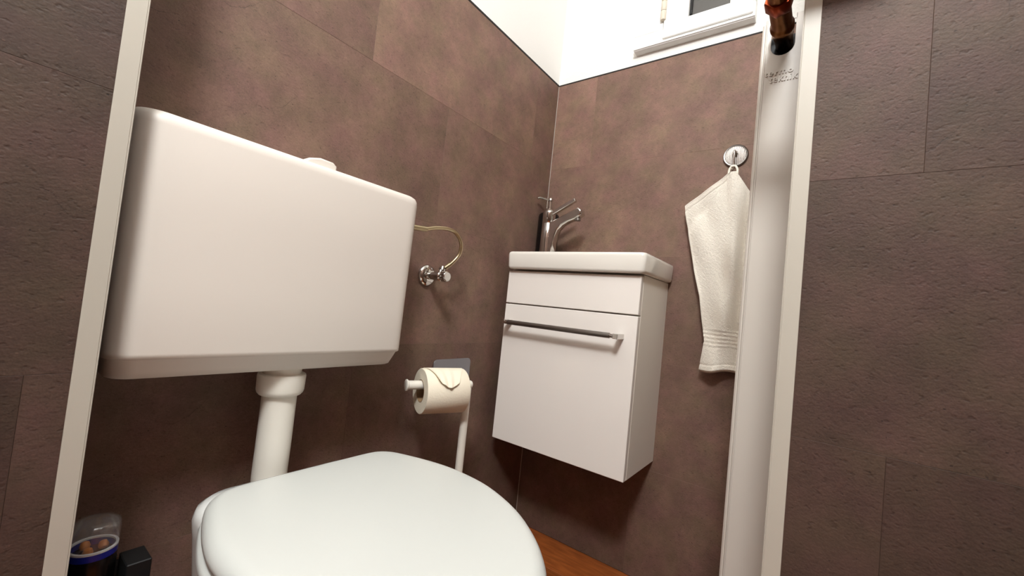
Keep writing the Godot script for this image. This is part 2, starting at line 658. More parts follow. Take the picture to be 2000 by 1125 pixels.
# ------------------------------------------------------------------ window above the tiles
func build_window() -> void:
	var t := structure("window_1", "small white plastic window with dark frosted pane above the tiled wall", "window")
	var x0 := -0.514
	var x1 := -0.187
	var y0 := 1.5345
	var y1 := 2.03
	var zf := -ZB + 0.023
	# outer frame
	var g := Geo.new()
	g.box(Vector3((x0 + x1) * 0.5, y0 + 0.0225, zf - 0.03), Vector3(x1 - x0, 0.045, 0.06), 0.0015)
	g.box(Vector3((x0 + x1) * 0.5, y1 - 0.0225, zf - 0.03), Vector3(x1 - x0, 0.045, 0.06), 0.0015)
	g.box(Vector3(x0 + 0.0425, (y0 + y1) * 0.5, zf - 0.03), Vector3(0.085, y1 - y0 - 0.09, 0.06), 0.0015)
	g.box(Vector3(x1 - 0.02, (y0 + y1) * 0.5, zf - 0.03), Vector3(0.04, y1 - y0 - 0.09, 0.06), 0.0015)
	part("frame", g, M.upvc, t)
	g = Geo.new()
	g.box(Vector3((x0 + x1) * 0.5, y0 + 0.004, zf + 0.0015), Vector3(x1 - x0, 0.003, 0.003), 0.0005)
	part("drip_lip", g, M.upvc, t)
	# opening sash
	var sx0 := -0.426
	var sx1 := -0.192
	var sy0 := y0 + 0.012
	var sz := zf + 0.006
	g = Geo.new()
	var gl0 := -0.357
	var gl1 := -0.249
	var gy0 := 1.592
	g.box(Vector3((sx0 + gl0) * 0.5, (sy0 + y1) * 0.5 - 0.006, sz - 0.0155), Vector3(gl0 - sx0, y1 - sy0 - 0.012, 0.031), 0.002)
	g.box(Vector3((gl1 + sx1) * 0.5, (sy0 + y1) * 0.5 - 0.006, sz - 0.0155), Vector3(sx1 - gl1, y1 - sy0 - 0.012, 0.031), 0.002)
	g.box(Vector3((gl0 + gl1) * 0.5, (sy0 + gy0) * 0.5, sz - 0.0155), Vector3(gl1 - gl0 + 0.002, gy0 - sy0, 0.031), 0.002)
	g.box(Vector3((gl0 + gl1) * 0.5, y1 - 0.045, sz - 0.0155), Vector3(gl1 - gl0 + 0.002, 0.06, 0.031), 0.002)
	part("sash", g, M.upvc, t)
	g = Geo.new()
	g.box(Vector3(gl0 + 0.0035, (gy0 + y1) * 0.5 - 0.03, sz - 0.014), Vector3(0.007, y1 - gy0 - 0.08, 0.006), 0.001)
	part("gasket", g, M.black_matt, t)
	g = Geo.new()
	g.box(Vector3((gl0 + gl1) * 0.5, (gy0 + y1) * 0.5 - 0.03, sz - 0.02), Vector3(gl1 - gl0 + 0.01, y1 - gy0 - 0.06, 0.006), 0.001)
	part("pane", g, M.frosted, t, "dark frosted pane")
	g = Geo.new()
	for k in 3:
		g.lathe([Vector2(0.0001, 0), Vector2(0.0075, 0), Vector2(0.0085, 0.002), Vector2(0.0085, 0.026), Vector2(0.0075, 0.028), Vector2(0.0001, 0.028)], 16, Transform3D(Basis(), Vector3(sx0 - 0.002, 1.602 + 0.029 * k, zf + 0.007)))
	part("hinge", g, M.hinge, t)


# ------------------------------------------------------------------ cistern
func build_cistern() -> void:
	var t := thing("toilet_cistern", "low white plastic toilet cistern with tapered bottom on the tiled wall", "cistern", P(-0.722, -0.14, 0.327))
	var xf := unit(t)
	var g := Geo.new()
	var rings := []
	# (height, left end, right end, front, corner radius)
	var lv := [[-0.112, 0.1145, 0.5415, -0.6585, 0.026], [-0.1105, 0.1130, 0.5430, -0.6560, 0.028], [-0.105, 0.1120, 0.5438, -0.6550, 0.030], [-0.02, 0.1100, 0.5460, -0.6550, 0.032], [0.08, 0.1075, 0.5480, -0.6550, 0.033], [0.178, 0.1048, 0.5505, -0.6550, 0.034], [0.186, 0.1052, 0.5500, -0.6560, 0.034], [0.1915, 0.1075, 0.5478, -0.6590, 0.033], [0.1945, 0.1115, 0.5440, -0.6640, 0.030], [0.1955, 0.1180, 0.5380, -0.6720, 0.026]]
	for l in lv:
		rings.append(cistern_ring(xf, l[0], l[1], l[2], l[3], l[4]))
	g.loft(rings, true, true)
	part("cover", g, M.plastic, t)
	g = Geo.new()
	rings = []
	for l in [[-0.1395, 0.124, 0.534, -0.682, 0.022], [-0.1375, 0.1205, 0.5365, -0.6770, 0.024], [-0.130, 0.1190, 0.5380, -0.6715, 0.026], [-0.1122, 0.1165, 0.5400, -0.6605, 0.026]]:
		rings.append(cistern_ring(xf, l[0], l[1], l[2], l[3], l[4]))
	g.loft(rings, true, true)
	part("tray", g, M.plastic, t)
	# flush button: a low wedge on the lid
	g = Geo.new()
	var prof := PackedVector2Array([Vector2(-0.027, 0), Vector2(0.027, 0), Vector2(0.027, 0.012), Vector2(0.020, 0.017), Vector2(-0.002, 0.0175), Vector2(-0.020, 0.012), Vector2(-0.027, 0.006)])
	g.slab(prof, 0.055, 0.003, xf * Transform3D(Basis(Vector3(0, 0, -1), Vector3.UP, Vector3(1, 0, 0)), P(-0.705, 0.1935, 0.345)))
	part("flush_button", g, M.plastic, t)


func cistern_ring(xf: Transform3D, y: float, z0: float, z1: float, xf_: float, r: float) -> PackedVector3Array:
	var out := PackedVector3Array()
	var back := XA + 0.002
	var n := 8
	out.push_back(xf * P(back, y, z1))
	for k in n + 1:
		var a := PI / 2 * k / n
		out.push_back(xf * P(xf_ - r + r * sin(a), y, z1 - r + r * cos(a)))
	for k in n + 1:
		var a := PI / 2 * k / n
		out.push_back(xf * P(xf_ - r + r * cos(a), y, z0 + r - r * sin(a)))
	out.push_back(xf * P(back, y, z0))
	return out


# ------------------------------------------------------------------ toilet
func egg(off: float, squash := 1.0, slide := 0.0) -> PackedVector2Array:
	# outline of the lid seen from above: straight hinge edge at the wall, widening, then rounding to the front
	var half := [Vector2(-0.604, 0.06), Vector2(-0.603, 0.10), Vector2(-0.597, 0.121), Vector2(-0.580, 0.138), Vector2(-0.545, 0.152), Vector2(-0.494, 0.166), Vector2(-0.445, 0.171), Vector2(-0.382, 0.165), Vector2(-0.316, 0.141), Vector2(-0.264, 0.107), Vector2(-0.226, 0.070), Vector2(-0.205, 0.036)]
	var pts := []
	pts.append(Vector3(-0.604, 0, 0))
	for h in half:
		pts.append(Vector3(h.x, h.y, 0))
	pts.append(Vector3(-0.199, 0, 0))
	for i in half.size():
		var h: Vector2 = half[half.size() - 1 - i]
		pts.append(Vector3(h.x, -h.y, 0))
	pts.append(pts[0])
	var sm := smooth_path(pts, 4)
	var poly := PackedVector2Array()
	for i in sm.size() - 1:
		poly.push_back(Vector2(sm[i].x, sm[i].y))
	if Geometry2D.is_polygon_clockwise(poly):
		poly.reverse()
	if off != 0.0:
		poly = Geo.inset(poly, -off)
	var out := PackedVector2Array()
	for p in poly:
		out.push_back(Vector2(-0.42 + (p.x + 0.42) * squash + slide, 0.345 + p.y * squash))
	return out


func egg_ring(xf: Transform3D, off: float, y: float, squash := 1.0, slide := 0.0) -> PackedVector3Array:
	var r := ring(egg(off, squash, slide), y)
	for i in r.size():
		r[i] = xf * r[i]
	return r


func build_toilet() -> void:
	var t := thing("toilet", "white ceramic toilet with closed lid below the cistern", "toilet", P(-0.42, -EYE, 0.345))
	var xf := unit(t)
	var g := Geo.new()
	# bowl: rim, waist, foot
	g.loft([
		egg_ring(xf, 0.0, -EYE + 0.001, 0.66, -0.06), egg_ring(xf, 0.0, -EYE + 0.03, 0.65, -0.06), egg_ring(xf, 0.0, -0.60, 0.60, -0.06), egg_ring(xf, 0.0, -0.48, 0.66, -0.05),
		egg_ring(xf, 0.0, -0.40, 0.84, -0.03), egg_ring(xf, 0.0, -0.35, 0.96, -0.005), egg_ring(xf, 0.0, -0.325, 0.99), egg_ring(xf, 0.0, -0.314, 0.985), egg_ring(xf, 0.0, -0.3105, 0.96)], true, true)
	part("bowl", g, M.ceramic, t)
	# rear deck that carries the hinges
	g = Geo.new()
	var rings := []
	for l in [[-0.40, 0.008], [-0.335, 0.002], [-0.315, 0.0], [-0.304, 0.003], [-0.298, 0.010], [-0.296, 0.02]]:
		var r := ring(rrect(-0.605, 0.345, 0.064 - l[1], 0.135 - l[1], 0.050 - l[1] * 0.5, 8), l[0])
		for i in r.size():
			r[i] = xf * r[i]
		rings.append(r)
	g.loft(rings, true, true)
	part("rear_deck", g, M.ceramic, t)
	g = Geo.new()
	g.loft([egg_ring(xf, -0.006, -0.3098), egg_ring(xf, 0.001, -0.306), egg_ring(xf, 0.003, -0.300), egg_ring(xf, 0.001, -0.2945), egg_ring(xf, -0.004, -0.2915), egg_ring(xf, -0.008, -0.2905, 0.98)], true, true)
	part("seat", g, M.seat, t)
	g = Geo.new()
	rings = [egg_ring(xf, -0.010, -0.2898), egg_ring(xf, -0.003, -0.2875), egg_ring(xf, 0.0, -0.2835)]
	for k in 7:
		var a := PI / 2 * (k + 1) / 7.0
		rings.append(egg_ring(xf, -0.011 * (1.0 - cos(a)), -0.2835 + 0.0165 * sin(a), 1.0 - 0.05 * (1.0 - cos(a))))
	for q in [[0.80, -0.2660], [0.6, -0.2653], [0.4, -0.2648], [0.2, -0.2645]]:
		rings.append(egg_ring(xf, -0.011, q[1], q[0]))
	g.loft(rings, true, true)
	part("lid", g, M.seat, t)
	for s in [-1, 1]:
		g = Geo.new()
		g.lathe([Vector2(0.0001, -0.022), Vector2(0.008, -0.022), Vector2(0.010, -0.018), Vector2(0.010, 0.018), Vector2(0.008, 0.022), Vector2(0.0001, 0.022)], 20, xf * Transform3D(Basis(Vector3.UP, Vector3(0, 0, 1), Vector3(1, 0, 0)), P(-0.615, -0.291, 0.345 + 0.075 * s)))
		part("hinge", g, M.seat, t)


func build_flush_pipe() -> void:
	var t := thing("flush_pipe", "white plastic flush pipe with collar between cistern and toilet", "pipe", P(-0.715, -0.15, 0.342))
	var g := Geo.new()
	var pts := [Vector3(0, 0.005, 0), Vector3(0, -0.06, 0), Vector3(0, -0.12, 0), Vector3(0, -0.175, 0), Vector3(0.012, -0.205, 0), Vector3(0.045, -0.218, 0)]
	g.tube(smooth_path(pts, 6), 0.0262, 28)
	part("pipe", g, M.pipe_plastic, t)
	g = Geo.new()
	g.lathe([Vector2(0.0262, -0.0345), Vector2(0.0315, -0.0345), Vector2(0.0345, -0.031), Vector2(0.0358, -0.027), Vector2(0.0365, -0.004), Vector2(0.0360, -0.0015), Vector2(0.0345, -0.0005), Vector2(0.027, -0.0005)], 36, Transform3D(), false, false)
	part("collar", g, M.pipe_plastic, t)
	g = Geo.new()
	g.lathe([Vector2(0.0001, -0.001), Vector2(0.029, -0.001), Vector2(0.029, 0.0095), Vector2(0.0001, 0.0095)], 32)
	part("outlet", g, M.pipe_plastic, t)


# ------------------------------------------------------------------ angle valve and hose
func build_supply() -> void:
	var t := thing("angle_valve", "chrome angle valve with round wall plate beside the cistern", "valve", P(XA, 0.053, 0.694))
	# local y points out of the wall
	var b := Basis(Vector3(0, 0, 1), Vector3(1, 0, 0), Vector3(0, 1, 0))
	var xf := Transform3D(b, Vector3.ZERO)
	var g := Geo.new()
	g.lathe([Vector2(0.0001, 0.0002), Vector2(0.0265, 0.0002), Vector2(0.027, 0.003), Vector2(0.025, 0.007), Vector2(0.019, 0.0105), Vector2(0.0125, 0.012), Vector2(0.0001, 0.012)], 36, xf)
	part("wall_plate", g, M.chrome, t)
	g = Geo.new()
	g.lathe([Vector2(0.0001, 0.010), Vector2(0.0095, 0.010), Vector2(0.0095, 0.032), Vector2(0.0115, 0.034), Vector2(0.0115, 0.052), Vector2(0.009, 0.054), Vector2(0.0065, 0.058), Vector2(0.0001, 0.058)], 28, xf)
	part("body", g, M.chrome, t)
	g = Geo.new()
	# fluted knob
	var rings := []
	for l in [[0.0565, 0.010], [0.058, 0.0125], [0.072, 0.0128], [0.0745, 0.0120], [0.0755, 0.0100]]:
		var r := PackedVector3Array()
		for k in 60:
			var a := TAU * k / 60.0
			var rr: float = l[1] * (1.0 - (0.10 if (k / 3) % 2 == 0 and l[0] < 0.0745 else 0.0))
			r.push_back(xf * Vector3(rr * cos(a), l[0], rr * sin(a)))
		rings.append(r)
	g.loft(rings, true, true)
	part("knob", g, M.chrome, t)
	g = Geo.new()
	g.lathe([Vector2(0.0001, 0.0), Vector2(0.0062, 0.0), Vector2(0.0062, 0.010), Vector2(0.0085, 0.0105), Vector2(0.0085, 0.019), Vector2(0.006, 0.0205), Vector2(0.0001, 0.0205)], 6, Transform3D(Basis(Vector3(1, 0, 0), Vector3(0, 0.82, -0.57).normalized(), Vector3(0, 0.57, 0.82).normalized()), Vector3(0.044, 0.006, -0.002)))
	part("compression_nut", g, M.chrome, t)

	var h := thing("supply_hose", "thin curved brass coloured water hose from valve to cistern", "hose", P(-0.715, 0.145, 0.552))
	var o := h.position
	var pts := [P(-0.715, 0.144, 0.5515) - o, P(-0.715, 0.1492, 0.6076) - o, P(-0.715, 0.1585, 0.642) - o, P(-0.715, 0.1640, 0.680) - o, P(-0.715, 0.1590, 0.7085) - o, P(-0.716, 0.1395, 0.7285) - o, P(-0.720, 0.1145, 0.7320) - o, P(-0.728, 0.0915, 0.7205) - o, P(-0.739, 0.0745, 0.7075) - o]
	g = Geo.new()
	g.tube(smooth_path(pts, 8), 0.0046, 14)
	part("tube", g, M.hose, h)
	g = Geo.new()
	g.tube([pts[0] + Vector3(0, 0.0005, -0.001), pts[1].lerp(pts[0], -0.12)], 0.0062, 12)
	part("ferrule", g, M.hose, h)
	g = Geo.new()
	g.tube([pts[7].lerp(pts[8], 0.35), pts[8]], 0.0056, 12)
	part("ferrule", g, M.hose, h)


# ------------------------------------------------------------------ vanity cabinet, basin, tap, dispenser
func build_vanity() -> void:
	var t := thing("vanity_cabinet", "glossy white wall hung cabinet with bar handle under the washbasin", "cabinet", P(-0.555, -0.388, 1.10))
	var xf := unit(t)
	var g := Geo.new()
	var x0 := -0.756
	var x1 := -0.354
	g.box(P((x0 + x1) * 0.5, (-0.388 + 0.1085) * 0.5, (1.0035 + 1.2035) * 0.5), Vector3(x1 - x0, 0.4965, 0.200), 0.0008, xf)
	part("body", g, M.side, t)
	g = Geo.new()
	g.box(P((x0 + x1) * 0.5, (0.0095 + 0.104) * 0.5, 0.9935), Vector3(x1 - x0, 0.0945, 0.0170), 0.0012, xf)
	part("front_panel", g, M.gloss, t)
	g = Geo.new()
	g.box(P((x0 + x1) * 0.5, (-0.388 + 0.0060) * 0.5, 0.9935), Vector3(x1 - x0, 0.394, 0.0170), 0.0012, xf)
	var d := part("door", g, M.gloss, t)
	# handle: round bar between two square posts
	g = Geo.new()
	var ax := Basis(Vector3.UP, Vector3.RIGHT, Vector3(0, 0, 1))
	g.lathe([Vector2(0.0001, -0.1545), Vector2(0.0062, -0.1545), Vector2(0.0068, -0.154), Vector2(0.0068, 0.154), Vector2(0.0062, 0.1545), Vector2(0.0001, 0.1545)], 24, xf * Transform3D(ax, P(-0.5605, -0.0465, 0.949)))
	part("handle_bar", g, M.satin, d, "brushed grey bar handle")
	for s in [-1, 1]:
		g = Geo.new()
		g.lathe([Vector2(0.0001, 0), Vector2(0.0050, 0), Vector2(0.0052, 0.0012), Vector2(0.0052, 0.011), Vector2(0.0001, 0.011)], 20, xf * Transform3D(Basis(Vector3.UP, Vector3.RIGHT * s, Vector3(0, 0, s)), P(-0.5605 + s * 0.1535, -0.0465, 0.949)))
		part("handle_collar", g, M.chrome, d)
		g = Geo.new()
		g.box(P(-0.5605 + s * 0.1700, -0.0465, 0.9640), Vector3(0.0125, 0.0125, 0.0425), 0.0008, xf)
		part("handle_post", g, M.chrome, d, "square chrome post")


func build_basin() -> void:
	var t := thing("washbasin", "shallow white ceramic washbasin on top of the wall hung cabinet", "washbasin", P(-0.548, 0.109, 1.085))
	var xf := unit(t)
	var g := Geo.new()
	var rings := []
	var cx := -0.548
	var cz := 1.0845
	var hx := 0.2065
	var hz := 0.1185
	for l in [[0.1092, 0.010, 0.012], [0.1096, 0.006, 0.012], [0.112, 0.003, 0.012], [0.117, 0.0015, 0.012], [0.150, 0.0, 0.012], [0.156, 0.0008, 0.012], [0.159, 0.0028, 0.012], [0.160, 0.006, 0.012], [0.160, 0.013, 0.02], [0.158, 0.016, 0.03], [0.145, 0.020, 0.04], [0.130, 0.035, 0.05], [0.124, 0.06, 0.05]]:
		var poly := rrect(cx, cz, hx - l[1], hz - l[1], l[2], 8)
		if l[0] < 0.16 and rings.size() > 8:
			# the bowl lies beside the tap ledge
			poly = rrect(cx + 0.045, cz, hx - 0.045 - l[1], hz - l[1], l[2], 8)
		elif rings.size() == 8:
			poly = rrect(cx + 0.045, cz, hx - 0.045 - l[1], hz - l[1], l[2], 8)
		var r := ring(poly, l[0])
		for i in r.size():
			r[i] = xf * r[i]
		rings.append(r)
	g.loft(rings, true, true)
	part("basin", g, M.basin, t)
	g = Geo.new()
	g.lathe([Vector2(0.0001, 0), Vector2(0.021, 0), Vector2(0.022, 0.0015), Vector2(0.020, 0.003), Vector2(0.0001, 0.004)], 28, xf * Transform3D(Basis(), P(-0.50, 0.1242, 1.0845)))
	part("drain", g, M.chrome, t)


func build_faucet() -> void:
	var t := thing("faucet", "chrome single lever tap on the washbasin", "faucet", P(-0.7085, 0.160, 1.10))
	var xf := unit(t)
	var g := Geo.new()
	g.lathe([Vector2(0.0001, 0.0), Vector2(0.0235, 0.0), Vector2(0.0235, 0.004), Vector2(0.0205, 0.006), Vector2(0.0200, 0.06), Vector2(0.0198, 0.1085), Vector2(0.0190, 0.1095), Vector2(0.0001, 0.1095)], 40)
	part("body", g, M.chrome, t)
	g = Geo.new()
	g.lathe([Vector2(0.0001, 0.1095), Vector2(0.0185, 0.1097), Vector2(0.0196, 0.1110), Vector2(0.0198, 0.142), Vector2(0.0190, 0.1475), Vector2(0.0165, 0.1505), Vector2(0.0001, 0.152)], 40)
	part("cap", g, M.chrome, t)
	# spout: a blade that sweeps out of the body
	g = Geo.new()
	var poly := PackedVector2Array()
	var edge := [Vector2(-0.716, 0.1700), Vector2(-0.718, 0.2655), Vector2(-0.6871, 0.2757), Vector2(-0.6436, 0.2947), Vector2(-0.6017, 0.313), Vector2(-0.5925, 0.3060), Vector2(-0.5891, 0.2915), Vector2(-0.6086, 0.2805), Vector2(-0.6339, 0.272), Vector2(-0.6543, 0.2616), Vector2(-0.6672, 0.2476), Vector2(-0.6742, 0.2285), Vector2(-0.6788, 0.206), Vector2(-0.6801, 0.1700)]
	for e in edge:
		poly.push_back(Vector2(e.x, e.y + EYE))
	g.slab(poly, 0.029, 0.0035, xf * Transform3D(Basis(), Vector3(0, 0, -1.10)))
	part("spout", g, M.chrome, t)
	g = Geo.new()
	g.lathe([Vector2(0.0001, 0), Vector2(0.0090, 0), Vector2(0.0090, 0.008), Vector2(0.0001, 0.008)], 24, xf * Transform3D(Basis(), P(-0.606, 0.2755, 1.10)))
	part("aerator", g, M.satin, t)
	# lever
	g = Geo.new()
	var a := P(-0.700, 0.2985, 1.098)
	var b := P(-0.6185, 0.3395, 1.098)
	var d := (b - a).normalized()
	g.box(Vector3(0, a.distance_to(b) * 0.5, 0), Vector3(0.0110, a.distance_to(b), 0.014), 0.0015, xf * Transform3D(Basis(d.cross(Vector3(0, 0, 1)), d, Vector3(0, 0, 1)), a))
	part("lever", g, M.chrome, t)


func build_dispenser() -> void:
	var t := thing("soap_dispenser", "black soap bottle with chrome pump behind the tap", "soap dispenser", P(-0.750, 0.160, 1.163))
	var g := Geo.new()
	g.lathe([Vector2(0.0001, 0.0), Vector2(0.033, 0.0), Vector2(0.0345, 0.002), Vector2(0.0345, 0.145), Vector2(0.0335, 0.152), Vector2(0.029, 0.157), Vector2(0.016, 0.160), Vector2(0.0001, 0.1605)], 40)
	part("bottle", g, M.black, t)
	g = Geo.new()
	g.lathe([Vector2(0.0001, 0.160), Vector2(0.0145, 0.160), Vector2(0.0145, 0.173), Vector2(0.012, 0.175), Vector2(0.0001, 0.175)], 28)
	part("neck_ring", g, M.chrome, t)
	g = Geo.new()
	g.lathe([Vector2(0.0001, 0.174), Vector2(0.0065, 0.174), Vector2(0.0065, 0.200), Vector2(0.0085, 0.202), Vector2(0.0085, 0.209), Vector2(0.007, 0.211), Vector2(0.0001, 0.211)], 24)
	part("pump", g, M.chrome, t)
	g = Geo.new()
	g.tube(smooth_path([Vector3(0, 0.204, 0), Vector3(-0.010, 0.206, 0.016), Vector3(-0.020, 0.206, 0.033), Vector3(-0.025, 0.202, 0.041)], 6), 0.0034, 12)
	part("nozzle", g, M.chrome, t)


# ------------------------------------------------------------------ radiator
func build_radiator() -> void:
	var z0 := 0.80
	var z1 := 1.155
	var y0 := -0.426
	var y1 := 0.540
	var t := thing("radiator", "white panel radiator with embossed side cover beside the hanging towel", "radiator", P(-0.083, y0, 0.98))
	var xf := unit(t)
	var yc := (y0 + y1) * 0.5
	var zc := (z0 + z1) * 0.5
	var g := Geo.new()
	g.box(P(-0.1098, yc, zc + 0.0015), Vector3(0.0072, y1 - y0 - 0.006, z1 - z0 - 0.003), 0.0025, xf)
	part("front_panel", g, M.enamel, t)
	g = Geo.new()
	g.box(P(-0.0575, yc, zc + 0.004), Vector3(0.003, y1 - y0 - 0.03, z1 - z0 - 0.02), 0.001, xf)
	part("back_panel", g, M.enamel, t)
	for k in 6:
		g = Geo.new()
		g.box(P(-0.082, yc - 0.02, z0 + 0.06 + 0.05 * k), Vector3(0.044, y1 - y0 - 0.12, 0.0015), 0.0003, xf)
		part("fin", g, M.paint_dark, t)
	# side cover with a slot for the pipe, open towards the upper edge
	g = Geo.new()
	var xl := -0.1065
	var xr := -0.0535
	var sc := -0.0810
	var sr := 0.0172
	var poly := PackedVector2Array([Vector2(xl, y0), Vector2(xr, y0), Vector2(xr, y1), Vector2(sc + sr, y1)])
	for k in 13:
		var a := PI * k / 12.0
		poly.push_back(Vector2(sc + sr * cos(a), 0.4885 - sr * sin(a)))
	poly.push_back(Vector2(sc - sr, y1))
	poly.push_back(Vector2(xl, y1))
	g.slab(poly, 0.0016, 0.0005, xf * Transform3D(Basis(), P(0, 0, z0)))
	part("side_cover", g, M.enamel, t, "white side cover with embossed lettering and pipe slot")
	g = Geo.new()
	g.box(P(-0.1060, yc, z0 + 0.0005), Vector3(0.003, y1 - y0, 0.004), 0.001, xf)
	part("cover_edge", g, M.enamel, t)
	g = Geo.new()
	g.box(P(-0.080, y1 + 0.001, zc), Vector3(0.053, 0.002, z1 - z0 - 0.09), 0.0005, xf * Transform3D(Basis(), Vector3(0, 0, -0.04)))
	part("top_grille", g, M.enamel, t)
	for y in [-0.30, 0.42]:
		g = Geo.new()
		g.box(P((XC - 0.0545) * 0.5, y, 1.0), Vector3(-XC * 0.0 + 0.0150, 0.04, 0.03), 0.001, xf)
		part("wall_bracket", g, M.enamel, t)
	g = Geo.new()
	g.box(P(sc, 0.5355, z0), Vector3(sr * 2.0 + 0.003, 0.009, 0.0016), 0.0004, xf)
	part("cover_bridge", g, M.enamel, t)
	g = Geo.new()
	g.box(P(-0.0815, 0.05, z0 + 0.034), Vector3(0.046, 0.95, 0.004), 0.0005, xf)
	part("slot_shade_plate", g, M.black_matt, t)  # added black plate, stands in for the shade inside the pipe slot
	# embossed lettering
	for line in [["termo", -0.1045, -0.0632, 0.4372], ["teknik", -0.0968, -0.0560, 0.4245]]:
		var f := SystemFont.new()
		f.font_names = PackedStringArray(["Droid Sans"])
		f.font_weight = 700
		f.font_italic = true
		var tm := TextMesh.new()
		tm.text = line[0]
		tm.font = f
		tm.font_size = 48
		tm.pixel_size = 0.001
		tm.depth = 0.01
		tm.curve_step = 1.0
		var bb := tm.get_aabb()
		var o := put_mesh("lettering", tm, M.enamel, t, "embossed word " + line[0])
		var sx: float = (line[2] - line[1]) / bb.size.x
		var sy := 0.0105 / (bb.size.y if line[0] == "teknik" else bb.size.y * 1.35)
		o.transform = Transform3D(Basis.from_scale(Vector3(sx, sy, 0.28)), xf * P(line[1] - bb.position.x * sx, line[3] - bb.position.y * sy, z0 - 0.0009))
	# brass connection running out of the slot towards the room, ending in a thermostat head above the frame
	var along := Basis(Vector3.RIGHT, Vector3(0, 0, 1), Vector3(0, -1, 0))
	var org := xf * P(-0.0812, 0.506, 0.83)
	g = Geo.new()
	g.lathe([Vector2(0.0001, 0.0), Vector2(0.0135, 0.0), Vector2(0.0135, 0.028), Vector2(0.0150, 0.031), Vector2(0.0152, 0.050), Vector2(0.0176, 0.052), Vector2(0.0176, 0.059), Vector2(0.0160, 0.061), Vector2(0.0152, 0.066), Vector2(0.0150, 0.110), Vector2(0.0001, 0.110)], 28, Transform3D(along, org))
	part("connector", g, M.brass, t, "aged brass pipe connector")
	g = Geo.new()
	g.lathe([Vector2(0.0001, 0.106), Vector2(0.0180, 0.106), Vector2(0.0195, 0.109), Vector2(0.0195, 0.129), Vector2(0.0180, 0.131), Vector2(0.0001, 0.131)], 6, Transform3D(along.rotated(Vector3(0, 0, 1), 0.3), org))
	part("union_nut", g, M.copper, t, "copper coloured union nut")
	var tv := thing("radiator_valve", "brass radiator valve with white thermostat head on the pipe connector", "valve", P(-0.0812, 0.506, 0.70))
	g = Geo.new()
	g.tube(smooth_path([Vector3(0, 0, 0), Vector3(0, 0, 0.06), Vector3(0, -0.006, 0.12), Vector3(0, -0.026, 0.185)], 6), 0.0145, 24)
	part("valve_body", g, M.brass, tv)
	g = Geo.new()
	g.lathe([Vector2(0.0001, 0.008), Vector2(0.017, 0.008), Vector2(0.026, 0.020), Vector2(0.026, 0.105), Vector2(0.020, 0.113), Vector2(0.0001, 0.114)], 32, Transform3D(Basis(Vector3.UP, Vector3.RIGHT, Vector3(0, 0, -1)), Vector3(0.010, -0.030, 0.165)))
	part("thermostat_head", g, M.upvc, tv)


